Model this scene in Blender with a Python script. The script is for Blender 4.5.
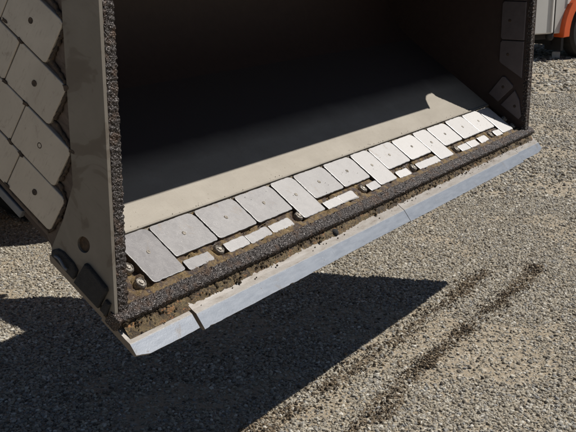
import bpy, bmesh, math, random
import numpy as np
from mathutils import Vector, Matrix, noise, geometry

random.seed(7); rng = np.random.default_rng(7)
S = bpy.context.scene
for o in list(bpy.data.objects): bpy.data.objects.remove(o)
COL = S.collection

# ------------------------------------------------------------------ camera, sky, sun, exposure
cam = bpy.data.cameras.new("camera"); co = bpy.data.objects.new("camera", cam); COL.objects.link(co)
co.location = (0, 0, 1.8); co.rotation_euler = (math.radians(90 - 15.526), 0, 0)
cam.sensor_width = 36; cam.lens = 59.375; cam.clip_start = .05; cam.clip_end = 2000
S.camera = co
SUN_AZ, SUN_EL = math.radians(72), math.radians(53.7)
w = bpy.data.worlds.new("World"); S.world = w; w.use_nodes = True
nt = w.node_tree; bg = nt.nodes['Background']
sky = nt.nodes.new('ShaderNodeTexSky'); sky.sky_type = 'NISHITA'; sky.sun_disc = False
sky.sun_elevation = SUN_EL; sky.sun_rotation = SUN_AZ
nt.links.new(sky.outputs[0], bg.inputs[0]); bg.inputs[1].default_value = .05
sky.air_density = .8; sky.dust_density = .3; sky.ozone_density = 1.5
sl = bpy.data.lights.new("sun", 'SUN'); so = bpy.data.objects.new("sun", sl); COL.objects.link(so)
sl.energy = 5.0; sl.angle = math.radians(.53); sl.color = (1, .955, .88)
sv = Vector((math.sin(SUN_AZ)*math.cos(SUN_EL), math.cos(SUN_AZ)*math.cos(SUN_EL), math.sin(SUN_EL)))
so.rotation_euler = sv.to_track_quat('Z', 'Y').to_euler(); so.location = (4, 2, 12)
S.view_settings.view_transform = 'Standard'; S.view_settings.look = 'None'
S.view_settings.exposure = -.05; S.view_settings.gamma = 1; S.view_settings.use_curve_mapping = False

# ------------------------------------------------------------------ materials
class NT:
    def __init__(s, name):
        s.m = bpy.data.materials.new(name); s.m.use_nodes = True; s.t = s.m.node_tree
        s.b = s.t.nodes['Principled BSDF']
    def n(s, typ, **kw):
        o = s.t.nodes.new(typ)
        for k, v in kw.items(): setattr(o, k, v)
        return o
    def l(s, a, b): s.t.links.new(a, b)
    def coord(s, kind='Object', scale=(1, 1, 1)):
        c = s.n('ShaderNodeTexCoord'); m = s.n('ShaderNodeMapping'); m.inputs['Scale'].default_value = scale
        s.l(c.outputs[kind], m.inputs[0]); return m.outputs[0]
    def noise(s, vec, scale, detail=4, rough=.55, dist=0):
        o = s.n('ShaderNodeTexNoise'); s.l(vec, o.inputs['Vector'])
        o.inputs['Scale'].default_value = scale; o.inputs['Detail'].default_value = detail
        o.inputs['Roughness'].default_value = rough; o.inputs['Distortion'].default_value = dist
        return o.outputs[0]
    def vor(s, vec, scale, feat='F1', out='Distance'):
        o = s.n('ShaderNodeTexVoronoi', feature=feat); s.l(vec, o.inputs['Vector']); o.inputs['Scale'].default_value = scale
        return o.outputs[out]
    def ramp(s, fac, stops):
        o = s.n('ShaderNodeValToRGB'); e = o.color_ramp.elements
        while len(e) < len(stops): e.new(.5)
        for k, (p, c) in zip(e, stops):
            k.position = p; k.color = (*c, 1) if isinstance(c, tuple) else (c, c, c, 1)
        s.l(fac, o.inputs[0]); return o.outputs[0]
    def mix(s, fac, a, b, mode='MIX'):
        o = s.n('ShaderNodeMix', data_type='RGBA', blend_type=mode)
        for v, i in ((fac, 0), (a, 6), (b, 7)):
            if hasattr(v, 'is_output'): s.l(v, o.inputs[i])
            elif isinstance(v, tuple): o.inputs[i].default_value = (*v, 1)
            else: o.inputs[i].default_value = v
        return o.outputs[2]
    def bump(s, h, strength=.5, dist=.01, nrm=None):
        o = s.n('ShaderNodeBump'); s.l(h, o.inputs['Height']); o.inputs['Strength'].default_value = strength
        o.inputs['Distance'].default_value = dist
        if nrm: s.l(nrm, o.inputs['Normal'])
        s.l(o.outputs[0], s.b.inputs['Normal']); return o.outputs[0]
    def set(s, **kw):
        for k, v in kw.items():
            i = s.b.inputs[k]
            if hasattr(v, 'is_output'): s.l(v, i)
            elif isinstance(v, tuple): i.default_value = (*v, 1)
            else: i.default_value = v
        return s.m

def mat_plain(name, col, rough=.6, metal=0., scale=30, var=.25, bump=.15, bd=.003):
    t = NT(name); v = t.coord(); n = t.noise(v, scale, 6)
    c = t.mix(n, tuple(x*(1-var) for x in col), tuple(min(1, x*(1+var)) for x in col))
    t.bump(t.noise(v, scale*5, 4), bump, bd)
    return t.set(**{'Base Color': c, 'Roughness': rough, 'Metallic': metal})

def mat_steel_plate():
    t = NT('polished_wear_steel'); v = t.coord(); oi = t.n('ShaderNodeObjectInfo')
    big = t.noise(v, 7, 4, .6, .6); sp = t.noise(v, 330, 2, .6); scr = t.noise(t.coord(scale=(1, 26, 1)), 22, 5, .7)
    c = t.ramp(big, [(.3, (.115, .110, .116)), (.7, (.155, .149, .154))])
    c = t.mix(t.ramp(scr, [(.52, 0.), (.8, .35)]), c, (.15, .14, .135))
    c = t.mix(t.ramp(sp, [(.66, 0.), (.74, .8)]), c, (.5, .48, .46))
    c = t.mix(t.ramp(t.noise(v, 160, 3, .6), [(.66, 0.), (.73, .7)]), c, (.09, .075, .06))
    gain = t.n('ShaderNodeMath', operation='MULTIPLY_ADD'); t.l(oi.outputs['Random'], gain.inputs[0]); gain.inputs[1].default_value = .12; gain.inputs[2].default_value = 0
    wr = t.n('ShaderNodeAttribute', attribute_type='OBJECT', attribute_name='row_glare'); t.l(wr.outputs['Fac'], gain.inputs[2])
    c = t.mix(gain.outputs[0], c, (.58, .567, .56))  # per-plate brightening for glare, mixed into the base colour
    st = t.noise(v, 13, 6, .72, .8); c = t.mix(t.ramp(st, [(.60, 0.), (.72, .45)]), c, (.20, .15, .10))
    c = t.mix(t.ramp(t.noise(t.coord(scale=(1, 9, 1)), 60, 3, .6), [(.62, 0.), (.70, .3)]), c, (.12, .11, .11))
    c = t.mix(t.ramp(t.vor(v, 75), [(.045, .8), (.075, 0.)]), c, (.08, .06, .05))
    r = t.ramp(t.noise(v, 35, 5, .6, 1.), [(.3, .52), (.7, .64)])
    h = t.noise(v, 260, 3, .6); t.bump(h, .35, .0018)
    return t.set(**{'Base Color': c, 'Roughness': r, 'Metallic': .35})

def mat_grit():
    t = NT('rough_hardfacing_weld'); v = t.coord()
    n1 = t.vor(v, 190); n2 = t.noise(v, 380, 3, .7)
    c = t.ramp(n2, [(.40, (.012, .009, .008)), (.52, (.048, .040, .038)), (.61, (.18, .16, .155)), (.67, (.80, .77, .75))])
    c = t.mix(t.ramp(t.noise(v, 28, 4), [(.5, 0.), (.7, .55)]), c, (.12, .065, .035))
    t.bump(n1, .9, .004, t.bump(n2, .8, .003))
    return t.set(**{'Base Color': c, 'Roughness': .42, 'Metallic': .55})

def mat_mud():
    t = NT('golden_brown_packed_dirt'); v = t.coord()
    n = t.noise(v, 24, 6, .68, .5); f = t.noise(v, 170, 4, .7)
    c = t.ramp(n, [(.36, (.026, .012, .009)), (.45, (.060, .032, .016)), (.53, (.155, .10, .040)), (.72, (.26, .18, .078))])
    c = t.mix(t.ramp(f, [(.36, .75), (.46, 0.)]), c, (.03, .02, .014))
    c = t.mix(t.ramp(t.noise(v, 330, 2), [(.66, 0.), (.72, 1.)]), c, (.62, .54, .44))
    t.bump(f, .7, .006)
    r = t.ramp(t.noise(v, 24, 3), [(.35, .38), (.6, .85)])
    return t.set(**{'Base Color': c, 'Roughness': r})

def mat_debris():
    t = NT('oily_soil_and_rust_debris'); v = t.coord()
    n = t.noise(v, 26, 6, .7, .6); f = t.noise(v, 150, 4, .7)
    c = t.ramp(n, [(.30, (.018, .012, .008)), (.45, (.065, .042, .020)), (.56, (.165, .112, .048)), (.7, (.10, .088, .045))])
    c = t.mix(t.ramp(t.noise(t.coord(scale=(1, 2.5, 1)), 22, 5, .75), [(.57, 0.), (.68, .85)]), c, (.42, .18, .06))
    c = t.mix(t.ramp(f, [(.40, .85), (.5, 0.)]), c, (.02, .014, .01))
    c = t.mix(t.ramp(f, [(.62, 0.), (.7, .8)]), c, (.5, .34, .2))
    t.bump(f, .9, .007)
    return t.set(**{'Base Color': c, 'Roughness': .7})

def mat_floor():
    t = NT('worn_beige_bucket_steel'); v = t.coord()
    st = t.noise(t.coord(scale=(1, 2.5, 1)), 5, 6, .65); f = t.noise(v, 300, 3, .6)
    c = t.ramp(st, [(.3, (.255, .228, .19)), (.7, (.305, .275, .232))])
    c = t.mix(t.ramp(t.noise(v, 90, 3, .5), [(.68, 0.), (.74, .7)]), c, (.12, .09, .06))
    c = t.mix(t.ramp(f, [(.3, .25), (.5, 0.)]), c, (.2, .17, .13))
    c = t.mix(t.ramp(t.noise(t.coord(scale=(14, 1, 1)), 9, 5, .7), [(.58, 0.), (.72, .35)]), c, (.19, .165, .135))
    c = t.mix(t.ramp(t.noise(v, 4, 5, .65, .5), [(.5, 0.), (.75, .35)]), c, (.40, .365, .32))
    # interior shade painted into the floor colour, fading to near black towards the back
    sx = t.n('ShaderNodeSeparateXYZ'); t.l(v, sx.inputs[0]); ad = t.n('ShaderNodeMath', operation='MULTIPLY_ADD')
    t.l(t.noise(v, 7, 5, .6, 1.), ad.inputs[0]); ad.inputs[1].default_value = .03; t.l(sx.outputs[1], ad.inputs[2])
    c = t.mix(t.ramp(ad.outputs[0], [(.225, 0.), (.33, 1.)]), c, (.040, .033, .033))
    t.bump(f, .2, .002)
    return t.set(**{'Base Color': c, 'Roughness': .55, 'Metallic': .15})

def mat_side():
    t = NT('weathered_taupe_paint'); v = t.coord(); n = t.noise(t.coord(scale=(1, .9, 1)), 6.5, 3, .5, 1.6)
    c = t.ramp(n, [(.36, (.125, .105, .085)), (.43, (.14, .12, .098)), (.45, (.170, .152, .128)), (.7, (.195, .176, .150))])
    sc = t.noise(t.coord(scale=(1, 1, 8)), 14, 5, .7)
    c = t.mix(t.ramp(sc, [(.58, 0.), (.72, .4)]), c, (.10, .08, .06))
    t.bump(t.noise(v, 220, 3), .15, .002)
    return t.set(**{'Base Color': c, 'Roughness': .62, 'Metallic': .1})

def mat_sideplate():
    t = NT('dull_grey_taupe_steel'); v = t.coord()
    c = t.ramp(t.noise(v, 5, 5, .6, .5), [(.3, (.37, .338, .30)), (.7, (.47, .433, .385))])
    sc = t.noise(t.coord(scale=(1, 12, 2)), 11, 5, .75)
    c = t.mix(t.ramp(sc, [(.56, 0.), (.70, .5)]), c, (.22, .185, .15))
    c = t.mix(t.ramp(t.noise(v, 26, 5, .7, .6), [(.60, 0.), (.72, .55)]), c, (.17, .13, .10))
    t.bump(t.noise(v, 240, 3), .12, .0015)
    return t.set(**{'Base Color': c, 'Roughness': .5, 'Metallic': .3})

def mat_bevel():
    t = NT('bright_ground_steel_edge'); v = t.coord()
    c = t.ramp(t.noise(t.coord(scale=(1, 5, 5)), 14, 5, .6), [(.3, (.225, .247, .285)), (.7, (.30, .322, .36))])
    c = t.mix(t.ramp(t.noise(v, 75, 4, .6), [(.68, 0.), (.73, .9)]), c, (.16, .13, .11))
    c = t.mix(t.ramp(t.noise(v, 230, 2), [(.72, 0.), (.78, .6)]), c, (.7, .72, .75))
    c = t.mix(t.ramp(t.noise(t.coord(scale=(9, 1, 1)), 30, 4, .7), [(.57, 0.), (.72, .45)]), c, (.16, .17, .19))
    c = t.mix(t.ramp(t.noise(v, 9, 5, .7, .5), [(.60, 0.), (.72, .6)]), c, (.21, .175, .14))
    t.bump(t.noise(v, 190, 4, .6), .18, .0015)
    return t.set(**{'Base Color': c, 'Roughness': .48, 'Metallic': .5})

def mat_liptop():
    t = NT('dusty_worn_edge_steel'); v = t.coord()
    n = t.noise(t.coord(scale=(1, 3, 1)), 14, 6, .65, .5)
    c = t.ramp(n, [(.30, (.13, .105, .085)), (.42, (.215, .195, .175)), (.7, (.285, .268, .255))])
    c = t.mix(t.ramp(t.noise(v, 130, 4, .6), [(.62, 0.), (.7, .7)]), c, (.10, .075, .05))
    t.bump(t.noise(v, 210, 4, .6), .22, .0015)
    return t.set(**{'Base Color': c, 'Roughness': .55, 'Metallic': .35})

def mat_bolt():
    t = NT('worn_bolt_steel'); v = t.coord(); n = t.noise(v, 120, 4, .6)
    c = t.ramp(n, [(.35, (.12, .10, .08)), (.65, (.40, .37, .33))])
    t.bump(t.noise(v, 220, 4), .6, .003)
    return t.set(**{'Base Color': c, 'Roughness': .55, 'Metallic': .5})

def mat_weld(name='dark_rusty_weld', a=(.016, .011, .009), b=(.085, .055, .035)):
    t = NT(name); v = t.coord(); c = t.ramp(t.noise(v, 60, 5, .7), [(.35, a), (.65, b)])
    t.bump(t.noise(v, 150, 4, .7), .8, .005)
    return t.set(**{'Base Color': c, 'Roughness': .7})

def mat_ground():
    t = NT('sandy_gravel_ground'); v = t.coord('Object')
    big = t.noise(v, .8, 5, .6); f = t.noise(v, 60, 5, .75); vo = t.vor(v, 42, 'F1', 'Color'); vd = t.vor(v, 42)
    sep = t.n('ShaderNodeSeparateColor'); t.l(vo, sep.inputs[0])
    stone = t.ramp(sep.outputs[0], [(0., (.22, .20, .16)), (.4, (.40, .36, .29)), (.7, (.48, .44, .37)), (1., (.60, .56, .48))])
    sand = t.ramp(f, [(.3, (.24, .195, .13)), (.7, (.47, .39, .285))])
    c = t.mix(t.ramp(vd, [(.25, 1.), (.55, 0.)]), sand, stone)
    c = t.mix(t.ramp(big, [(.35, .5), (.6, 0.)]), c, (.42, .35, .26))
    h = t.mix(.5, t.ramp(vd, [(0., 1.), (.6, 0.)]), f)
    t.bump(h, .9, .02)
    return t.set(**{'Base Color': c, 'Roughness': .9})

def mat_pebble(name='mixed_gravel_stone', k=1.):
    t = NT(name); oi = t.n('ShaderNodeObjectInfo'); v = t.coord('Object')
    c = t.ramp(oi.outputs['Random'], [(0., (.06, .05, .04)), (.13, (.22, .19, .145)), (.33, (.46, .41, .32)), (.5, (.29, .29, .285)),
                                      (.65, (.51, .45, .345)), (.8, (.40, .355, .275)), (.92, (.64, .60, .51)), (1., (.80, .76, .68))])
    if k < 1: c = t.mix(1., c, (k, k*.82, k*.62), 'MULTIPLY')
    n = t.noise(v, 2.2, 5, .65)
    c = t.mix(t.ramp(n, [(.35, .45), (.6, 0.)]), c, (.19, .165, .135))
    t.bump(t.noise(v, 6, 4), .35, .1)
    return t.set(**{'Base Color': c, 'Roughness': .82})

def mat_clod():
    t = NT('dark_damp_soil_clod'); oi = t.n('ShaderNodeObjectInfo'); v = t.coord('Object')
    c = t.ramp(oi.outputs['Random'], [(0., (.035, .025, .016)), (.4, (.10, .07, .042)), (.75, (.22, .16, .10)), (1., (.40, .31, .20))])
    t.bump(t.noise(v, 3, 4), .5, .2)
    return t.set(**{'Base Color': c, 'Roughness': .75})

def mat_track():
    t = NT('stained_damp_soil'); v = t.coord('Object'); n = t.noise(v, 45, 5, .7)
    c = t.ramp(n, [(.35, (.06, .042, .027)), (.6, (.15, .11, .07)), (.75, (.28, .22, .15))])
    t.bump(n, .8, .015)
    return t.set(**{'Base Color': c, 'Roughness': .9})

def mat_wall():
    t = NT('brown_stained_wall_steel'); v = t.coord()
    c = t.ramp(t.noise(t.coord(scale=(1, 1, 3)), 18, 6, .7, .6), [(.35, (.055, .038, .030)), (.65, (.115, .085, .068))])
    t.bump(t.noise(v, 160, 4), .3, .003)
    return t.set(**{'Base Color': c, 'Roughness': .65})
M = dict(rim_bright=mat_plain('scoured_bright_steel_rim', (.52, .51, .50), .4, .5, 90, .35, .3, .002), wall=mat_wall(), plate=mat_steel_plate(), grit=mat_grit(), mud=mat_mud(), debris=mat_debris(), floor=mat_floor(), side=mat_side(),
         splate=mat_sideplate(), bevel=mat_bevel(), lip=mat_liptop(), bolt=mat_bolt(), weld=mat_weld(), ground=mat_ground(),
         pebble=mat_pebble(), damp=mat_pebble('damp_soiled_stone', .42), clod=mat_clod(), track=mat_track(),
         plug=mat_weld('brown_weld_plug', (.09, .07, .05), (.55, .50, .43)),
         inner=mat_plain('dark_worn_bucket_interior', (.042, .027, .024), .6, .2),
         iplate=mat_plain('dark_grey_liner_plate', (.115, .10, .108), .5, .4),
         shoe=mat_plain('blue_black_cast_steel', (.034, .034, .036), .75, .2, 60, .6, .9, .008),
         lipside=mat_plain('dusty_brown_edge_side', (.19, .16, .13), .6, .2),
         skid=mat_plain('grey_blue_steel', (.13, .14, .16), .5, .4),
         white=mat_plain('white_vehicle_paint', (.75, .73, .70), .35, 0, 3, .08, .02),
         panel=mat_plain('pale_grey_vehicle_paint', (.55, .54, .52), .35, 0, 3, .1, .02),
         orange=mat_plain('orange_vehicle_paint', (.72, .115, .025), .35, 0, 4, .12, .02),
         rubber=mat_plain('black_rubber', (.02, .02, .02), .8, 0, 40, .3, .3),
         black=mat_plain('black_chassis', (.018, .018, .02), .6, .1),
         rim=mat_plain('grey_rim', (.16, .16, .165), .45, .5),
         yellow=mat_plain('yellow_machine_paint', (.62, .33, .03), .4, 0, 5, .15, .05),
         glass=mat_plain('dark_glass', (.03, .04, .045), .08, 0, 3, .1, 0),
         marker=mat_plain('pale_concrete', (.5, .49, .47), .8))

# ------------------------------------------------------------------ helpers
def tag(o, **kw):
    for k, v in kw.items(): o[k] = v
    return o
def empty(name, parent=None, **kw):
    o = bpy.data.objects.new(name, None); COL.objects.link(o); o.empty_display_size = .1
    if parent: o.parent = parent
    return tag(o, **kw)
def mobj(name, verts, faces, mat, parent=None, smooth=False):
    me = bpy.data.meshes.new(name); me.from_pydata([tuple(v) for v in verts], [], faces)
    bm = bmesh.new(); bm.from_mesh(me); bmesh.ops.recalc_face_normals(bm, faces=bm.faces); bm.to_mesh(me); bm.free()
    o = bpy.data.objects.new(name, me); COL.objects.link(o); me.materials.append(mat)
    if parent: o.parent = parent
    if smooth:
        me.polygons.foreach_set('use_smooth', [True]*len(me.polygons))
        if smooth == 2: me.set_sharp_from_angle(angle=math.radians(32))
    return o
def L(w_, s_, n_): return (w_, -s_, n_)          # bucket frame: along width, forward down the floor, up from the floor

def inset(pts, b):
    n = len(pts); A = sum(pts[i][0]*pts[(i+1) % n][1]-pts[(i+1) % n][0]*pts[i][1] for i in range(n)); sg = 1 if A > 0 else -1
    out = []
    for i in range(n):
        p0, p1, p2 = Vector(pts[i-1]), Vector(pts[i]), Vector(pts[(i+1) % n])
        d1 = (p1-p0).normalized(); d2 = (p2-p1).normalized()
        n1 = Vector((-d1.y, d1.x))*sg; n2 = Vector((-d2.y, d2.x))*sg
        m = (n1+n2); m = m/max(.3, m.length_squared)*2
        out.append(tuple(p1+m*b))
    return out
def prism(name, pts, f, h0, h1, mat, parent, bev=0., smooth=False, side=None):
    """outline pts extruded from h0 to h1 (h1 = exposed side) through f(a,b,h)"""
    n = len(pts); d = 1 if h1 > h0 else -1
    rings = [[f(a, b, h0) for a, b in pts]]
    if bev:
        rings.append([f(a, b, h1-d*bev) for a, b in pts])
        i1 = inset(pts, bev*.35); rings.append([f(a, b, h1-d*bev*.3) for a, b in i1])
        i2 = inset(pts, bev); rings.append([f(a, b, h1) for a, b in i2])
    else: rings.append([f(a, b, h1) for a, b in pts])
    v = [p for r in rings for p in r]; fc = [list(range(n))]
    for k in range(len(rings)-1):
        for i in range(n): fc.append([k*n+i, k*n+(i+1) % n, (k+1)*n+(i+1) % n, (k+1)*n+i])
    fc.append([(len(rings)-1)*n+i for i in range(n)])
    o = mobj(name, v, fc, mat, parent, smooth)
    if side:
        o.data.materials.append(side)
        for k in range(1, n+1): o.data.polygons[k].material_index = 1
        if bev:
            o.data.materials.append(M['rim_bright'])
            for k in range(2*n+1, 3*n+1): o.data.polygons[k].material_index = 2
    return o
def chamfer(w0, w1, s0, s1, c):        # c: chamfer at (w0,s0),(w1,s0),(w1,s1),(w0,s1)
    P = [(w0, s0), (w1, s0), (w1, s1), (w0, s1)]; out = []
    for i in range(4):
        p = Vector(P[i]); a = (Vector(P[i-1])-p).normalized(); b = (Vector(P[(i+1) % 4])-p).normalized()
        out += [tuple(p+a*c[i]), tuple(p+(a+b)*c[i]*.3), tuple(p+b*c[i])]
    return out
def jit(pts, j): return [(a+random.uniform(-j, j), b+random.uniform(-j, j)) for a, b in pts]
def sheet(name, w0, w1, s0, s1, step, hf, mat, parent, f=L, kind=None):
    nw = max(2, int((w1-w0)/step)+1); ns = max(2, int((s1-s0)/step)+1); v = []; fc = []
    for i in range(nw):
        for j in range(ns):
            a = w0+(w1-w0)*i/(nw-1); b = s0+(s1-s0)*j/(ns-1); v.append(f(a, b, hf(a, b)))
    for i in range(nw-1):
        for j in range(ns-1):
            k = i*ns+j; fc.append([k, k+1, k+ns+1, k+ns])
    return mobj(name, v, fc, mat, parent, True)
def N3(x, y, z=0., s=1.): return noise.noise(Vector((x*s, y*s, z*s)))
def tube(name, pts, r, mat, parent, seg=8, jr=0., closed=False):
    v = []; fc = []; n = len(pts)
    for i, p in enumerate(pts):
        p = Vector(p); t = (Vector(pts[min(i+1, n-1)])-Vector(pts[max(i-1, 0)])).normalized()
        u = t.orthogonal().normalized(); q = t.cross(u)
        u = Vector((0, 0, 1)).cross(t) if abs(t.z) < .9 else Vector((0, 1, 0)).cross(t); u.normalize(); q = t.cross(u)
        rr = r*(1+random.uniform(-jr, jr))
        for k in range(seg):
            a = 2*math.pi*k/seg; v.append(p+(u*math.cos(a)+q*math.sin(a))*rr)
    for i in range(n-1):
        for k in range(seg): fc.append([i*seg+k, i*seg+(k+1) % seg, (i+1)*seg+(k+1) % seg, (i+1)*seg+k])
    fc += [list(range(seg)), [(n-1)*seg+k for k in range(seg)]]
    return mobj(name, v, fc, mat, parent, True)
def box(name, lo, hi, mat, parent, f=lambda a, b, c: (a, b, c), bev=.0):
    pts = [(lo[0], lo[1]), (hi[0], lo[1]), (hi[0], hi[1]), (lo[0], hi[1])]
    return prism(name, pts, f, lo[2], hi[2], mat, parent, bev)
def lathe(name, prof, seg, f, mat, parent, smooth=True, caps=True):
    v = []; fc = []; n = len(prof)
    for r, h in prof:
        for k in range(seg):
            a = 2*math.pi*k/seg; v.append(f(r*math.cos(a), r*math.sin(a), h))
    for i in range(n-1):
        for k in range(seg): fc.append([i*seg+k, i*seg+(k+1) % seg, (i+1)*seg+(k+1) % seg, (i+1)*seg+k])
    if caps: fc += [list(range(seg)), [(n-1)*seg+k for k in range(seg)]]
    return mobj(name, v, fc, mat, parent, smooth)

# ------------------------------------------------------------------ ground
g = mobj('ground', [(-150, -20, 0), (150, -20, 0), (150, 280, 0), (-150, 280, 0)], [[0, 1, 2, 3]], M['ground']); g['kind'] = 'structure'

def scatter_group(name, mat, sub, seeds, rough):
    ng = bpy.data.node_groups.new(name, 'GeometryNodeTree')
    ng.interface.new_socket('Geometry', in_out='INPUT', socket_type='NodeSocketGeometry')
    ng.interface.new_socket('Geometry', in_out='OUTPUT', socket_type='NodeSocketGeometry')
    N = ng.nodes; K = ng.links
    gi = N.new('NodeGroupInput'); go = N.new('NodeGroupOutput'); jn = N.new('GeometryNodeJoinGeometry')
    for sd in range(seeds):
        ico = N.new('GeometryNodeMeshIcoSphere'); ico.inputs['Subdivisions'].default_value = sub; ico.inputs['Radius'].default_value = .5
        sp = N.new('GeometryNodeSetPosition'); nz = N.new('ShaderNodeTexNoise'); nz.noise_dimensions = '4D'
        nz.inputs['W'].default_value = sd*7.3+1; nz.inputs['Scale'].default_value = 1.5; nz.inputs['Detail'].default_value = 1.5
        sub_ = N.new('ShaderNodeVectorMath'); sub_.operation = 'SUBTRACT'; sub_.inputs[1].default_value = (.5, .5, .5)
        mul = N.new('ShaderNodeVectorMath'); mul.operation = 'SCALE'; mul.inputs['Scale'].default_value = rough
        K.new(nz.outputs['Color'], sub_.inputs[0]); K.new(sub_.outputs[0], mul.inputs[0]); K.new(mul.outputs[0], sp.inputs['Offset'])
        K.new(ico.outputs[0], sp.inputs['Geometry'])
        sm = N.new('GeometryNodeSetMaterial'); sm.inputs['Material'].default_value = mat; K.new(sp.outputs[0], sm.inputs[0])
        ss = N.new('GeometryNodeSetShadeSmooth'); K.new(sm.outputs[0], ss.inputs[0]); ss.inputs['Shade Smooth'].default_value = (sub > 1)
        ti = N.new('GeometryNodeGeometryToInstance'); K.new(ss.outputs[0], ti.inputs[0]); K.new(ti.outputs[0], jn.inputs[0])
    ip = N.new('GeometryNodeInstanceOnPoints'); K.new(gi.outputs[0], ip.inputs['Points']); K.new(jn.outputs[0], ip.inputs['Instance'])
    ip.inputs['Pick Instance'].default_value = True
    def attr(nm, ty):
        a = N.new('GeometryNodeInputNamedAttribute'); a.data_type = ty; a.inputs[0].default_value = nm; return a.outputs[0]
    K.new(attr('pick', 'INT'), ip.inputs['Instance Index']); K.new(attr('rot', 'FLOAT_VECTOR'), ip.inputs['Rotation'])
    K.new(attr('scl', 'FLOAT_VECTOR'), ip.inputs['Scale']); K.new(ip.outputs[0], go.inputs[0])
    return ng
def scatter(name, P, scl, rot, group, seeds, mat, parent=None):
    me = bpy.data.meshes.new(name); me.vertices.add(len(P)); me.vertices.foreach_set('co', np.asarray(P, np.float32).ravel())
    a = me.attributes.new('scl', 'FLOAT_VECTOR', 'POINT'); a.data.foreach_set('vector', np.asarray(scl, np.float32).ravel())
    a = me.attributes.new('rot', 'FLOAT_VECTOR', 'POINT'); a.data.foreach_set('vector', np.asarray(rot, np.float32).ravel())
    a = me.attributes.new('pick', 'INT', 'POINT'); a.data.foreach_set('value', rng.integers(0, seeds, len(P)).astype(np.int32))
    me.materials.append(mat)
    o = bpy.data.objects.new(name, me); COL.objects.link(o); md = o.modifiers.new('scatter', 'NODES'); md.node_group = group
    if parent: o.parent = parent
    o['kind'] = 'stuff'; return o

def seg_dist(P, poly):
    d = np.full(len(P), 1e9)
    for (x0, y0), (x1, y1) in zip(poly[:-1], poly[1:]):
        e = np.array([x1-x0, y1-y0]); t = np.clip(((P-[x0, y0])@e)/(e@e), 0, 1)
        d = np.minimum(d, np.hypot(*(P-[x0, y0]-t[:, None]*e).T))
    return d
TRK_A = [(-.35, 3.02), (-.1, 3.37), (.05, 3.57), (.18, 3.75), (.41, 4.08), (.61, 4.39), (.84, 4.75), (1.04, 5.08), (1.22, 5.33)]
TRK_B = [(.02, 3.02), (.24, 3.34), (.36, 3.49), (.5, 3.78), (.64, 4.0), (.89, 4.39), (.98, 4.52), (1.28, 5.0), (1.46, 5.36)]

def pebble_field(ymin, ymax, dens, smin, smax, p, wid=1.0):
    n = int(dens*(ymax-ymin)*(.44*(ymin+ymax)+3.0)); y = rng.uniform(ymin, ymax, n*2); x = rng.uniform(-1, 1, n*2)*(.44*ymax+1.5)
    k = np.abs(x) < .44*y+1.5; x, y = x[k], y[k]
    size = smin+(smax-smin)*rng.power(p, len(x))
    keep = np.ones(len(x), bool)
    for i in range(len(x)):
        q = noise.noise((x[i]*1.3, y[i]*1.3, 3.1))+.5*noise.noise((x[i]*4, y[i]*4, 9.))
        if q < -.12 and random.random() < .62: keep[i] = False
        elif size[i] > .6*smax and q < .05 and random.random() < .5: keep[i] = False
    Q = np.c_[x, y]; dt = np.minimum(seg_dist(Q, TRK_A), seg_dist(Q, TRK_B)); keep |= dt < .04
    x, y, size = x[keep], y[keep], size[keep]
    z = size*rng.uniform(-.06, .2, len(x))
    return np.c_[x, y, z], size
P1, s1 = pebble_field(2.6, 7.0, 12500, .0045, .0200, .5)
P2, s2 = pebble_field(7.0, 12.5, 2300, .012, .034, .6)
P3, s3 = pebble_field(12.5, 22, 330, .03, .06, .7)
P = np.vstack([P1, P2, P3]); sz = np.hstack([s1, s2, s3])
asp = np.c_[rng.uniform(.85, 1.35, len(P)), rng.uniform(.7, 1.05, len(P)), rng.uniform(.42, .8, len(P))]*sz[:, None]
rot = np.c_[rng.normal(0, .42, len(P)), rng.normal(0, .42, len(P)), rng.uniform(0, 6.28, len(P))]
PG = scatter_group('pebble_scatter', M['pebble'], 2, 6, 1.0)
damp_d = np.minimum(seg_dist(P[:, :2], TRK_A)*1.25, seg_dist(P[:, :2], TRK_B))
wob = np.array([.024+.075*noise.noise((p[0]*4, p[1]*4, 5.5)) if d < .12 else 0 for p, d in zip(P, damp_d)])
damp = (damp_d < wob) & (rng.random(len(P)) < .62)
gr = scatter('gravel', P[~damp], asp[~damp], rot[~damp], PG, 6, M['pebble'])
DPG = scatter_group('damp_pebble_scatter', M['damp'], 2, 6, 1.0)
scatter('damp_gravel', P[damp], asp[damp], rot[damp], DPG, 6, M['damp'])
print('pebbles', len(P))

def clods(poly, n, spread, dens=1.):
    seg = [(Vector(a), Vector(b)) for a, b in zip(poly[:-1], poly[1:])]; ls = [(b-a).length for a, b in seg]; out = []
    while len(out) < n:
        a, b = random.choices(seg, ls)[0]; p = a.lerp(b, random.random())+Vector((random.gauss(0, spread), random.gauss(0, spread)))
        if noise.noise((p.x*7, p.y*7, 1.7)) > .02 or random.random() < .2: out.append((p.x, p.y))
    return out
cp = clods(TRK_A, 1500, .045)+clods(TRK_B, 2100, .03)+[(random.uniform(-1.2, 1.8), random.uniform(3.1, 6.2)) for _ in range(160)]
cs = rng.uniform(.002, .010, len(cp))*rng.uniform(.6, 1.5, len(cp))*rng.uniform(.6, 1.3, len(cp))
cz = np.c_[np.array(cp), cs*.3+.007]
CG = scatter_group('clod_scatter', M['clod'], 2, 4, 1.0)
scatter('soil_clods', cz, np.c_[cs, cs*.85, cs*.7], rng.uniform(0, 6.28, (len(cp), 3)), CG, 4, M['clod'])

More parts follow.
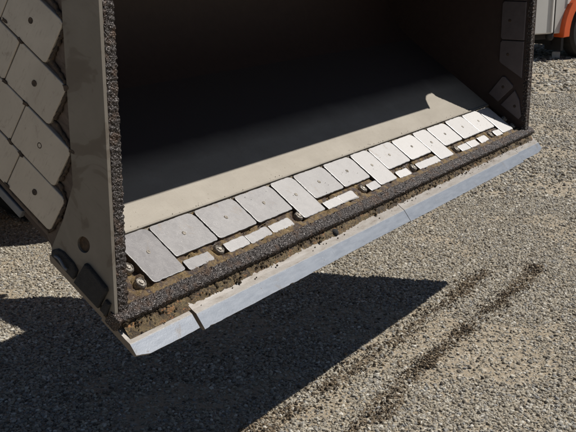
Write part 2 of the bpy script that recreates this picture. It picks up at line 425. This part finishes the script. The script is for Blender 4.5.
# ------------------------------------------------------------------ loader bucket
Wv = Vector((.54061029, .84127315, 0)); Sv = Vector((.69259035, -.44506528, -.5676579)); Nv = Vector((.47755535, -.3068817, .82326454))
bk = empty('loader_bucket', label='large steel loader bucket tilted forward, its floor edge lined with bright wear plates', category='loader bucket')
R3 = Matrix((Wv, -Sv, Nv)).transposed()
bk.matrix_world = Matrix.Translation(Vector((-.4723, 2.78291, 1.8-.83065))) @ R3.to_4x4()
CA, SA = .8232, .5677
def HZ(h, z): return (CA*h-SA*z, SA*h+CA*z)       # horizontal depth, height -> s, n
WL, WR = -.29, 3.04

# shell: floor, curved back and top
def shell_profile():
    pr = [(-.02, -.012), (-.2, -.012), (-.4, -.012), (-.62, -.012)]
    for k in range(1, 19):
        a = math.radians(-90-180*k/18); pr.append((-.62+.43*math.cos(a), .42+.432*math.sin(a)))
    pr += [(-.52, .838), (-.42, .822)]
    return pr
pr = shell_profile(); n = len(pr)
def offs(pr, t):
    out = []
    for i in range(len(pr)):
        a = Vector(pr[max(i-1, 0)]); b = Vector(pr[min(i+1, len(pr)-1)]); d = (b-a).normalized(); out.append((pr[i][0]+d.y*-t*-1*-1, pr[i][1]+d.x*t))
    return out
po = offs(pr, .012)
fl = 4
def strip(name, i0, i1, mat):
    v = []; fc = []
    W_ = [WL+.04+(WR-.04-WL-.04)*k/8 for k in range(9)]
    m = i1-i0
    for x in W_:
        for i in range(i0, i1): v.append(L(x, *pr[i]))
        for i in range(i0, i1): v.append(L(x, *po[i]))
    for k in range(8):
        A, B = k*2*m, (k+1)*2*m
        for i in range(m-1):
            fc.append([A+i, A+i+1, B+i+1, B+i]); fc.append([A+m+i, B+m+i, B+m+i+1, A+m+i+1])
        fc.append([A, B, B+m, A+m]); fc.append([A+m-1, A+2*m-1, B+2*m-1, B+m-1])
    for A in (0, 8*2*m):
        for i in range(m-1): fc.append([A+i, A+i+1, A+m+i+1, A+m+i])
    return mobj(name, v, fc, mat, bk, 2 if mat is M['inner'] else False)
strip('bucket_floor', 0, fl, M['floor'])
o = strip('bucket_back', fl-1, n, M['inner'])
# step line between floor sheet and plate zone
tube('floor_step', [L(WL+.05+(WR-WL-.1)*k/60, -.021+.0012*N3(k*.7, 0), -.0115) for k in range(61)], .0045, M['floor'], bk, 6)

# spill guard with a curved cut at each end
def guard_n(s_): return .80+(-.265-s_)*.14
cut = [(2.80, -.265), (2.812, -.258), (2.835, -.285), (2.87, -.32), (2.915, -.343), (2.96, -.352), (3.0, -.352)]
half = cut
gp = [(WL+.045, -.43), (WL+.045, -.352), (-.20, -.352), (-.155, -.343), (-.11, -.32), (-.075, -.285), (-.052, -.258), (-.04, -.265)] + [(x, -.265) for x in np.linspace(.3, 2.5, 8)] + half + [(3.0, -.43)]
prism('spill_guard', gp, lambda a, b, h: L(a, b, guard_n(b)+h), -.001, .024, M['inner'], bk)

# side walls
def wall_outline():
    p = [(.235, -.03)] + [(.235-.69*t, t) for t in (.05, .3, .55, .78)] + [(-.42, .875), (-.62, .89)]
    for k in range(1, 13):
        a = math.radians(90+180*k/12*.98); p.append((-.62+.47*math.cos(a), .42+.47*math.sin(a)))
    p += [(-.62, .016), (-.3, .016), (-.085, .014), (-.045, -.010), (-.03, -.03)]
    return p
wo = wall_outline()
fW = lambda s_, n_, h: L(h, s_, n_)
def holed(name, outer, hole, h0, h1, mat, parent):
    polys = [[Vector((a, b, 0)) for a, b in outer], [Vector((a, b, 0)) for a, b in hole]]
    tris = geometry.tessellate_polygon(polys); allp = outer+hole; n = len(allp); no = len(outer)
    v = [fW(a, b, h0) for a, b in allp]+[fW(a, b, h1) for a, b in allp]
    fc = [list(t) for t in tris]+[[i+n for i in t] for t in tris]
    for i in range(no): fc.append([i, (i+1) % no, (i+1) % no+n, i+n])
    m = len(hole)
    for i in range(m): fc.append([no+i, no+(i+1) % m, no+(i+1) % m+n, no+i+n])
    return mobj(name, v, fc, mat, parent)
hole = [(.042+.024*math.cos(a)*.95, .103+.024*math.sin(a)) for a in np.linspace(0, 2*math.pi, 24, endpoint=False)]
prism('side_wall', wo, fW, WL+.04, WL, M['wall'], bk)
prism('side_wall', wo[:-5]+[(-.62, -.03), (-.3, -.03), (-.04, -.03)], fW, WR-.04, WR, M['inner'], bk)
box('corner_fillet', (WL+.025, -.64, -.0235), (WL+.052, -.02, .03), M['inner'], bk, lambda a, b, c: L(a, b, c), .006)
# outer side bar (cutter plate) at the front of each wall
bar = [HZ(.196, z) for z in (-.12, .1, .4, .7, .98)] + [HZ(.066, z) for z in (1.02, .7, .4, .225)] + [HZ(.02, .12), HZ(-.02, .052), (-.043, .006), (-.036, -.012), (.06, -.015), (.2, -.018)]
holed('side_cutter_plate', bar, hole, WL-.001, WL-.013, M['side'], bk)
prism('bore', [(a, b) for a, b in hole], fW, WL-.0025, WL-.0045, mat_weld('rusty_bore', (.03, .018, .01), (.09, .055, .03)), bk)
holed('side_cutter_plate', bar, hole, WR+.001, WR+.013, M['inner'], bk)

# hardfacing strips: bar meshes with a rough welded surface
def grit_bar(name, path, u, v_, hu, hv, jit_=.0024, step=.0055, mat=None):
    """box-section bar along path p0->p1, section half sizes hu,hv on axes u,v_, rounded, noisy"""
    p0, p1 = Vector(path[0]), Vector(path[1]); ln = (p1-p0).length; k = int(ln/step); t = (p1-p0)/k
    u = Vector(u).normalized(); v2 = Vector(v_).normalized(); sec = []
    m = 7
    def side(a, b): return [(a[0]+(b[0]-a[0])*i/m, a[1]+(b[1]-a[1])*i/m) for i in range(m)]
    c = [(-1, -1), (1, -1), (1, 1), (-1, 1)]
    for i in range(4): sec += side(c[i], c[(i+1) % 4])
    q = []
    for a, b in sec:
        r = (abs(a)**9+abs(b)**9)**(1/9); q.append((a/r*hu, b/r*hv, a/r, b/r))
    verts = []; fc = []; ns = len(q)
    for i in range(k+1):
        for a, b, na, nb in q:
            p = p0+t*i+u*a+v2*b
            d = jit_*(noise.noise(p*130)+.45*noise.noise(p*50)+.55*random.uniform(-1, 1)+.45*math.sin(p.dot(t)/t.length*330+5*noise.noise(p*18)))
            if i == 0 or i == k: d *= .3
            verts.append(p+(u*na+v2*nb)*d+t*random.uniform(-.2, .2)*(0 < i < k))
    for i in range(k):
        for j in range(ns): fc.append([i*ns+j, i*ns+(j+1) % ns, (i+1)*ns+(j+1) % ns, (i+1)*ns+j])
    fc += [list(range(ns)), [k*ns+j for j in range(ns)]]
    return mobj(name, verts, fc, mat or M['grit'], bk, False)
lx = lambda a, b, c: Vector(L(a, b, c))
grit_bar('edge_hardfacing', (lx(-.308, .236, -.010), lx(3.105, .236, -.010)), (0, 1, 0), (0, 0, 1), .022, .020)
Ed = Vector((0, .5677, .8232)); Hd = Vector((0, -.8232, .5677))   # world-up and world-forward in the bucket frame
for wc in (-.267, 3.02):
    base = lx(wc, .222, -.002)
    grit_bar('side_hardfacing', (base, base+Ed*.98), (1, 0, 0), tuple(Hd), .021, .014)
    sgn = -1 if wc < 0 else 1
    b2 = lx(wc+sgn*.027, .198, -.01)
    grit_bar('edge_rib', (b2, b2+Ed*.98), (1, 0, 0), tuple(Hd), .0065, .012, .0004, .05, M['side'] if wc < 0 else M['inner'])

# packed dirt between the plates
BOLT = [-.117, .265, .750, 1.243, 1.715, 2.202, 2.655, 2.985]
def mud_h(a, b):
    h = -.0118+.0026*N3(a, b, 0, 22)+.0022*N3(a, b, 4, 75)+.0012*N3(a, b, 7, 170)
    if b > .12: h += .004*min(1, (b-.12)/.05)
    if b > .185: h += .004
    if b < .124: h -= .010
    q = N3(a, b, 12, 26)
    if q > .12 and b < .198: h -= min(.008, (q-.12)*.05)
    for x in BOLT:
        d = math.hypot(a-x, b-.160)
        if d < .034: h -= .016*min(1, (1-d/.034)*2.2)
    return h
sheet('packed_dirt', WL+.041, WR-.041, -.016, .219, .0055, mud_h, M['mud'], bk)
box('edge_underplate', (WL+.04, -.016, -.062), (WR-.04, .25, -.036), M['shoe'], bk, lambda a, b, c: L(a, b, c))

# big wear plates, 15 across
gaps = [.0710, .2971, .5244, .7521, .9109, 1.1360, 1.3588, 1.5180, 1.7430, 1.9663, 2.1239, 2.3446, 2.5680, 2.7810]
edges = [-.087]+gaps+[2.940]
longs = {0, 4, 7, 10, 14}
def ring_plug(parent, c, h, r=.0075, f=L):
    pf = [(r*1.05, -.001), (r, .0014), (r*.62, .0018), (r*.5, .0004), (r*.1, .0010)]
    def ff(a, b, k):
        j = 1+.22*N3(a*300+c[0]*50, b*300+c[1]*90, k*200)
        return f(c[0]+a*j, c[1]+b*j, h+k)
    return lathe('weld_plug', pf, 10, ff, M['plug'], parent)
for i in range(15):
    a, b = edges[i]+.0035, edges[i+1]-.0035
    s0, s1 = -.007+random.uniform(-.0015, .0015), (.1835 if i in longs else .1265)+random.uniform(-.002, .002)
    if i == 14: pts = chamfer(a, b, s0, s1, [.008, .02, .01, .008])
    else: pts = chamfer(a, b, s0, s1, [random.uniform(.010, .016), random.uniform(.022, .032), random.uniform(.007, .012), random.uniform(.007, .012)])
    cx, cy = (a+b)/2, (s0+s1)/2; an = random.uniform(-.006, .006)
    pts = [(cx+(x-cx)*math.cos(an)-(y-cy)*math.sin(an), cy+(x-cx)*math.sin(an)+(y-cy)*math.cos(an)) for x, y in pts]
    tl, tw = random.uniform(-.006, .006), random.uniform(-.01, .01); dz = random.uniform(-.0012, .0012)
    f = lambda x, y, h, cx=cx, cy=cy, tl=tl, tw=tw, dz=dz: L(x, y, h+dz+(x-cx)*tl+(y-cy)*tw)
    # wavy outline: subdivide
    P2_ = []
    for k in range(len(pts)):
        p, q = Vector(pts[k]), Vector(pts[(k+1) % len(pts)]); m = max(1, int((q-p).length/.014)); nn = Vector((-(q-p).y, (q-p).x)).normalized()
        for e in range(m):
            w_ = p.lerp(q, e/m); P2_.append(tuple(w_+nn*((.0014*N3(w_.x, w_.y, i, 60)+.0009*random.uniform(-1, 1)) if e else 0)))
    wp = prism('wear_plate', P2_, f, -.026, -.001, M['plate'], bk, .0024, side=M['weld'])
    wp['row_glare'] = min(.66, .0+.07*i+random.uniform(-.04, .04))  # plates get paler along the row: far-end glare put into their colour
    ring_plug(wp, (cx, (s0+.1265)/2 if i not in longs else s0+.085), -.001+dz, f=L)
# small plates in front
smalls = [(.082, .206), (.292, .404), (.412, .541), (.554, .682), (.924, 1.030), (1.036, 1.152), (1.270, 1.354), (1.538, 1.644), (1.742, 1.962), (2.222, 2.326), (2.336, 2.440), (2.472, 2.574), (2.690, 2.775)]
for (a, b) in smalls:
    pts = chamfer(a-.002, b+.002, .1495, .1895, [random.uniform(.003, .007) for _ in range(4)]); pts = jit(pts, .0018)
    q_ = []
    for k in range(len(pts)):
        p, q = Vector(pts[k]), Vector(pts[(k+1) % len(pts)]); m = max(1, int((q-p).length/.012)); nn = Vector((-(q-p).y, (q-p).x)).normalized()
        q_ += [tuple(p.lerp(q, e/m)+nn*(random.uniform(-.0015, .0015) if e else 0)) for e in range(m)]
    pts = q_
    an = random.uniform(-.02, .02); cx = (a+b)/2; cy = .1695
    pts = [(cx+(x-cx)*math.cos(an)-(y-cy)*math.sin(an), cy+(x-cx)*math.sin(an)+(y-cy)*math.cos(an)) for x, y in pts]
    dz = random.uniform(-.002, .001)
    p = prism('small_wear_plate', pts, L, -.026, -.002+dz, M['plate'], bk, .002, side=M['weld'])
    p['row_glare'] = min(.66, .2+.24*a+random.uniform(-.08, .08))
    if b-a > .2: ring_plug(p, (cx+.01, .17), -.004+dz, .006)

# bolts: washer, domed hex head with a worn socket ring
def bolt(x, s_):
    f = lambda a, b, h: L(x+a, s_+b, h)
    hx = []
    rr = [.0185, .019, .0165, .0120]; hh = [-.03, -.010, -.0045, -.0025]
    v = []; fc = []; seg = 24
    a0 = random.uniform(0, 1)
    for r, h in zip(rr+[.0112, .0080, .0074, .003], hh+[-.0058, -.006, -.0022, -.0012]):
        for k in range(seg):
            a = 2*math.pi*k/seg; hexf = 1-.07*(1-abs(math.cos(3*a)))*(r > .015); v.append(f(r*hexf*math.cos(a+a0), r*hexf*math.sin(a+a0), h))
    m = len(rr)+4
    for i in range(m-1):
        for k in range(seg): fc.append([i*seg+k, i*seg+(k+1) % seg, (i+1)*seg+(k+1) % seg, (i+1)*seg+k])
    fc.append([(m-1)*seg+k for k in range(seg)])
    return mobj('bolt', v, fc, M['bolt'], bk, False)
for x in BOLT: bolt(x, .160)
bolt(-.112, .098); bolt(2.985, .10)

# cutting edge: top apron, crest, ground bevel, in four lengths
def edge_seg(w0, w1, dn=0., low=.345, nlow=-.064, cr0=.322, endL=0., endR=0.):
    k = max(2, int((w1-w0)/.010)); sec = [(.20, -.041), (.20, -.020), (cr0-.020, -.0235), (cr0-.0022, -.0222), (cr0, -.0232), (low, nlow), (low-.003, nlow-.009), (.295, nlow-.008)]
    v = []; fc = []; m = len(sec)
    for i in range(k+1):
        x = w0+(w1-w0)*i/k; cr = .0012*N3(x, 0, 1, 20)
        lo = .0022*N3(x, 3, 1, 5)+.0010*N3(x, 5, 1, 40)
        ch = N3(x, 8, 2, 34); lo -= max(0, ch-.25)*.010
        e = 0
        if endL and x-w0 < endL: e = -(1-(x-w0)/endL)*.012
        if endR and w1-x < endR: e = -(1-(w1-x)/endR)*.012
        for j, (s_, n_) in enumerate(sec):
            if j in (2, 3, 4): s_ += cr
            if j in (5, 6, 7): s_ += lo+e; n_ -= (lo+e)*.3
            v.append(L(x, s_, n_+dn))
    for i in range(k):
        for j in range(m): fc.append([i*m+j, i*m+(j+1) % m, (i+1)*m+(j+1) % m, (i+1)*m+j])
    fc += [list(range(m)), [k*m+j for j in range(m)]]
    o = mobj('cutting_edge', v, fc, M['lip'], bk); o.data.materials.append(M['bevel']); o.data.materials.append(M['lipside']); o.data.materials.append(M['rim_bright'])
    for p in o.data.polygons:
        if len(p.vertices) == m: p.material_index = 2
        elif p.index % m == 3: p.material_index = 3
        else:
            nn = p.normal
            if nn.y < -.2 and nn.z > .2: p.material_index = 1
    return o
edge_seg(-.300, -.030, -.003, .358, -.037, .315, endL=.05)
edge_seg(-.019, 1.372, 0, .370, -.039)
edge_seg(1.3755, 2.752, .0005, .372, -.040)
edge_seg(2.756, 3.085, 0, .364, -.038, .318, endR=.07)
# base edge flank plates running back under each wall
prism('edge_flank', [(-.035, -.012), (-.042, -.022), (-.03, -.036), (.20, -.036), (.20, -.012)], fW, WL+.04, -.3005, M['lipside'], bk)
prism('edge_flank', [(-.035, -.012), (-.042, -.022), (-.03, -.036), (.20, -.036), (.20, -.012)], fW, WR-.04, 3.075, M['inner'], bk)
# cast shoes welded on the flank
def shoe(pts, w0, w1, b=.006): return prism('edge_shoe', pts, fW, w0, w1, M['shoe'], bk, b, False)
shoe([(-.032, -.010), (-.036, .008), (-.022, .026), (.0, .034), (.045, .033), (.066, .024), (.07, .002), (.066, -.011)], WL-.014, WL-.022, .006)
shoe([(.075, -.011), (.078, .066), (.09, .07), (.118, .068), (.17, .063), (.178, .056), (.18, -.011)], WL-.014, WL-.027, .005)
shoe([(.186, -.011), (.186, .03), (.205, .03), (.212, -.011)], WL-.014, WL-.024, .004)
tube('grease_line', [L(WL-.03, -.012+.009*k, .012+.004*math.sin(k*.9)) for k in range(7)], .0045, M['skid'], bk, 8)

# debris packed between the hardfacing and the edge
def deb_h(a, b):
    t = (b-.250)/.042; base = -.0205+.013*max(0, 1-t)**1.2*(.6+.7*abs(N3(a, 0, 2, 6)))
    lim = .50+.16*N3(a, 9, 1, 4)+.10*N3(a, 4, 1, 25)
    fade = max(0., min(1., (lim+.55-t)*2.2))
    return -.0250+(base+.0250+.0045*N3(a, b, 2, 60)+.003*N3(a, b, 8, 150))*fade
sheet('edge_debris', -.285, 3.065, .246, .300, .0045, deb_h, M['debris'], bk)
cpts = []; csz = []
for _ in range(1500):
    x = random.uniform(-.27, 3.03); s_ = .256+abs(random.gauss(0, .011)); 
    if N3(x, s_, 3, 9) < -.15: continue
    cpts.append(L(x, s_, -.021+random.uniform(-.002, .008))); csz.append(random.uniform(.003, .011))
for _ in range(900):
    x = random.uniform(-.24, 3.0); s_ = random.choice([random.uniform(.13, .15), random.uniform(.188, .213)]); cpts.append(L(x, s_, -.015)); csz.append(random.uniform(.002, .006))
for _ in range(140):
    cpts.append(L(random.gauss(-.265, .02), random.gauss(.19, .03), random.uniform(-.016, .0))); csz.append(random.uniform(.006, .018))
for _ in range(45):
    x = random.uniform(-.08, 2.93); s_ = random.uniform(0, 1)**.6*.125
    cpts.append(L(x, s_, .0)); csz.append(random.uniform(.001, .0025))
for _ in range(70):
    x = random.uniform(-.27, 3.05); cpts.append(L(x, random.uniform(.285, .305), -.0215)); csz.append(random.uniform(.0015, .005))
for _ in range(90):
    cpts.append(L(random.uniform(-.2, 2.95), -.024-abs(random.gauss(0, .006)), -.0105)); csz.append(random.uniform(.001, .003))
csz = np.array(csz)
DG = scatter_group('debris_scatter', M['debris'], 2, 4, .9)
scatter('debris_clumps', cpts, np.c_[csz*1.2, csz, csz*.9], rng.uniform(0, 6.28, (len(csz), 3)), DG, 4, M['debris'], bk)
# round lump sitting on the apron
lathe('lump', [(.0145, -.005), (.0155, .006), (.013, .014), (.007, .019), (.001, .020)], 14, lambda a, b, h: L(.855+a*(1+.1*N3(a*90, b*90, 1)), .278+b, -.025+h), M['shoe'], bk)
# corner clump of dried mud at the foot of the near wall

# ---- outer wear plates on the near wall, brick-laid rows
rows = [(.040, .1645, -.076), (.168, .3005, -.125), (.304, .4385, -.225), (.442, .5785, -.316), (.582, .715, -.405)]
fo = lambda s_, n_, h: L(WL-h, s_, n_)
def inside_back(s_, n_): return (s_ > -.62) or math.hypot(s_+.62, n_-.42) < .46
def side_hex(s0, s1, n0, n1, first):
    c = [.006, .012 if first else .007, .015 if first else .007, .006]
    o = prism('side_wear_plate', jit(chamfer(s0, s1, n0, n1, c), .0008), fo, 0, .012+random.uniform(-.001, .001), M['splate'], bk, .0022)
    cx, cy = (s0+s1)/2, (n0+n1)/2
    if first: cx -= .002
    def ff(a, b, k): return fo(cx+a, cy+b, .0125+k)
    lathe('weld_plug', [(.0095, -.001), (.0088, .0006), (.0075, .0006), (.005, .0002), (.0015, .0003)], 10, ff, M['weld'], o)
    return o
for r, (n0, n1, sr) in enumerate(rows):
    for k in range(4):
        s1 = sr-.198*k-(.0015 if k else 0); s0 = sr-.198*(k+1)+.0015
        if s0 < -1.0 or not inside_back(s0, n1): continue
        side_hex(s0, s1, n0, n1, k == 0)
for (s_, n_) in [(-.424, .440), (-.498, .450), (-.420, .303), (-.326, .300), (-.322, .167), (-.272, .164), (-.273, .043), (-.225, .436), (-.125, .300)]:
    j = random.random()*6
    pts = [(s_+math.cos(a)*(.010+.004*math.sin(3*a+j)), n_+math.sin(a)*(.007+.003*math.sin(2*a+j))) for a in np.linspace(0, 6.28, 12, endpoint=False)]
    prism('tack_weld', pts, fo, .008, .0145, M['weld'], bk, .001)
# ragged weld down the stepped front of those plates
pth = []
corners = [(-.078, .036)]
for n0, n1, sr in rows: corners += [(sr+.004, n0+.02), (sr+.006, (n0+n1)/2), (sr+.004, n1-.014), (sr-.012, n1+.002)]
for a, b in zip(corners[:-1], corners[1:]):
    m = max(2, int(math.hypot(b[0]-a[0], b[1]-a[1])/.006))
    for k in range(m):
        t = k/m; pth.append(fo(a[0]+(b[0]-a[0])*t+random.uniform(-.002, .002), a[1]+(b[1]-a[1])*t+random.uniform(-.002, .002), .003))
tube('weld_seam', pth, .0058, M['weld'], bk, 7, .4)
tube('weld_seam', [fo(-.8+.72*k/80, .032+random.uniform(-.001, .001), .002) for k in range(81)], .005, M['weld'], bk, 6, .3)
tube('weld_seam', [L(WL-.001, *HZ(.064+random.uniform(-.0008, .0008), .225+.75*k/90)) for k in range(91)], .0032, M['side'], bk, 6, .3)
for wb in (.90, 1.80):  # unseen brackets added behind the bucket, outlined to cast the ground shadow
    prism('shadow_bracket', [HZ(h, z-.96935) for h, z in ((-.62, 1.22), (-1.18, .88), (-1.30, 1.05), (-1.37, 1.3), (-1.40, 1.40), (-1.15, 1.50), (-1.0, 1.58), (-.745, 1.65))], fW, wb, wb+.09, M['side'], bk, .008)
# heel plate under the bucket
box('heel_plate', (-.9, -.016, WL+.012), (-.192, .010, WL-.004), M['skid'], bk, lambda a, b, c: L(c, a, b), .003)

# ---- inner liner plates on the far wall
fi = lambda s_, n_, h: L(WR-.04-h, s_, n_)
def liner(pts): 
    o = prism('liner_plate', pts, fi, 0, .012, M['iplate'], bk, .003)
    cx = sum(p[0] for p in pts)/len(pts); cy = sum(p[1] for p in pts)/len(pts)
    lathe('weld_plug', [(.009, -.001), (.0075, .001), (.002, .0008)], 10, lambda a, b, k: fi(cx+a, cy+b, .0125+k), M['weld'], o)
def hzrect(h0, h1, z00, z01, z10, z11, c=.012): 
    p = [(h0, z00+c), (h0+c*.8, z00), (h1, z01), (h1, z11), (h0+c*.8, z10), (h0, z10-c)]
    return [HZ(*q) for q in p]
liner(hzrect(.026, .160, .370, .370, .575, .575)); liner(hzrect(.026, .160, .580, .580, .78, .78)); liner(hzrect(.026, .160, .240, .165, .365, .365))
liner([(-.060, .042), (-.055, .165), (-.042, .175), (.022, .165), (.03, .155), (.012, .040)])
liner([(.034, .036), (.048, .150), (.10, .125), (.165, .060), (.165, .036)])

# ------------------------------------------------------------------ white truck beyond the bucket
tk = empty('parked_truck', label='white truck with an orange wheel arch parked on the gravel beyond the bucket', category='truck'); tk.location = (5.29, 16.85, 0); tk.rotation_euler = (0, 0, math.radians(36))
fT = lambda a, z, h: (a, h, z)
def arch(cx, cz, r, n=16, a0=200, a1=-20): return [(cx+r*math.cos(math.radians(a0+(a1-a0)*k/n)), cz+r*math.sin(math.radians(a0+(a1-a0)*k/n))) for k in range(n+1)]
body = [(-3.6, .50), (-.74, .47)]+[p for p in arch(0, .45, .70, 16, 178, 2)]+[(.74, .47), (2.4, .5), (2.5, 1.3), (1.9, 1.45), (1.2, 2.3), (-.5, 2.35), (-.6, 2.6), (-3.6, 2.6)]
prism('body', body, fT, 1.9, 0, M['panel'], tk, .02)
prism('door_panel', [(-.72, .95), (-.70, 1.4), (-.6, 2.2), (.9, 2.2), (1.5, 1.5), (.82, 1.2)]+arch(0, .45, .80, 10, 70, 140), fT, -.001, -.018, M['white'], tk, .006)
tube('drip_rail', [(-1.02, -.01, .48), (-1.02, -.01, 1.2), (-1.02, -.01, 2.5)], .011, M['black'], tk, 6)
prism('side_post', [(-1.10, .50), (-1.06, .50), (-1.06, 2.5), (-1.10, 2.5)], fT, 0, -.03, M['white'], tk)
ar_o = arch(0, .45, .85, 18, 183, -3); ar_i = arch(0, .45, .69, 18, 183, -3)
prism('fender_flare', ar_o+ar_i[::-1], fT, .25, -.09, M['orange'], tk, .012)
for wx in (0, ):
    y0 = .02
    fw = lambda a, b, h, wx=wx: (wx+a, y0+.30-h, .49+b)
    ty = lathe('tyre', [(.25, .02), (.28, .0), (.44, .0), (.49, .05), (.49, .25), (.44, .30), (.28, .30), (.25, .26)], 40, fw, M['rubber'], tk, False)
    lathe('rim', [(.25, .05), (.25, .27), (.2, .25), (.1, .2), (.02, .22)], 24, fw, M['rim'], tk)
box('underbody', (-3.4, .25, .36), (2.2, 1.7, .5), M['black'], tk)
box('mud_flap', (-.66, .1, .16), (-.60, .45, .62), M['black'], tk)
box('wheel_well', (-.72, .32, .25), (.72, 1.0, 1.1), M['black'], tk)
lathe('marker_lamp', [(.05, 0), (.07, .04), (.07, .10), (.04, .14)], 14, lambda a, b, h: (-1.03+a, .06+b, .50-h), M['black'], tk)
mk = prism('marker_stone', [(-.09, -.06), (.06, -.09), (.09, .05), (-.04, .08)], lambda a, b, h: (a, b, h), 0, .13, M['marker'], None, .02)
mk.location = (4.72, 16.9, 0.0); mk.scale = (.9, .9, .9); tag(mk, label='small pale block lying on the ground under the white truck', category='block')

# ------------------------------------------------------------------ the wheel loader that carries the bucket (almost wholly out of frame)
ld = empty('wheel_loader', label='yellow wheel loader holding the bucket, out of view behind it', category='wheel loader')
Hf = Vector((Wv.y, -Wv.x, 0))
mid = Vector((-.4723, 2.78291, 0))+Wv*1.38
ld.matrix_world = Matrix.Translation(mid) @ Matrix((Wv, -Hf, Vector((0, 0, 1)))).transposed().to_4x4()   # x across, y backwards
def tyre(x0, y):
    f = lambda a, b, h: (x0+h, y+a, .78+b)
    lathe('tyre', [(.40, .04), (.45, 0), (.70, 0), (.78, .08), (.78, .47), (.70, .55), (.45, .55), (.40, .50)], 44, f, M['rubber'], ld, False)
    lathe('rim', [(.40, .08), (.40, .47), (.3, .42), (.1, .36), (.02, .38)], 24, f, M['yellow'], ld)
for x0 in (-1.38, .83): tyre(x0, 3.05); tyre(x0, 5.9)
box('chassis', (-.5, 2.5, .7), (.5, 6.6, 1.35), M['yellow'], ld, bev=.05)
box('engine_cover', (-.75, 4.9, 1.35), (.75, 6.9, 2.3), M['yellow'], ld, bev=.08)
box('cab', (-.7, 3.5, 1.35), (.7, 4.85, 3.1), M['glass'], ld, bev=.06)
box('axle', (-.9, 2.9, .6), (.9, 3.2, .95), M['black'], ld, bev=.03)
for x0 in (-.62, .46):
    prism('lift_arm', [(1.25, 1.58), (1.9, 1.95), (2.7, 2.2), (3.3, 2.2), (3.3, 1.9), (2.8, 1.85), (2.1, 1.62), (1.34, 1.42)], lambda a, z, h, x0=x0: (x0+h, a, z), 0, .16, M['yellow'], ld, .02)
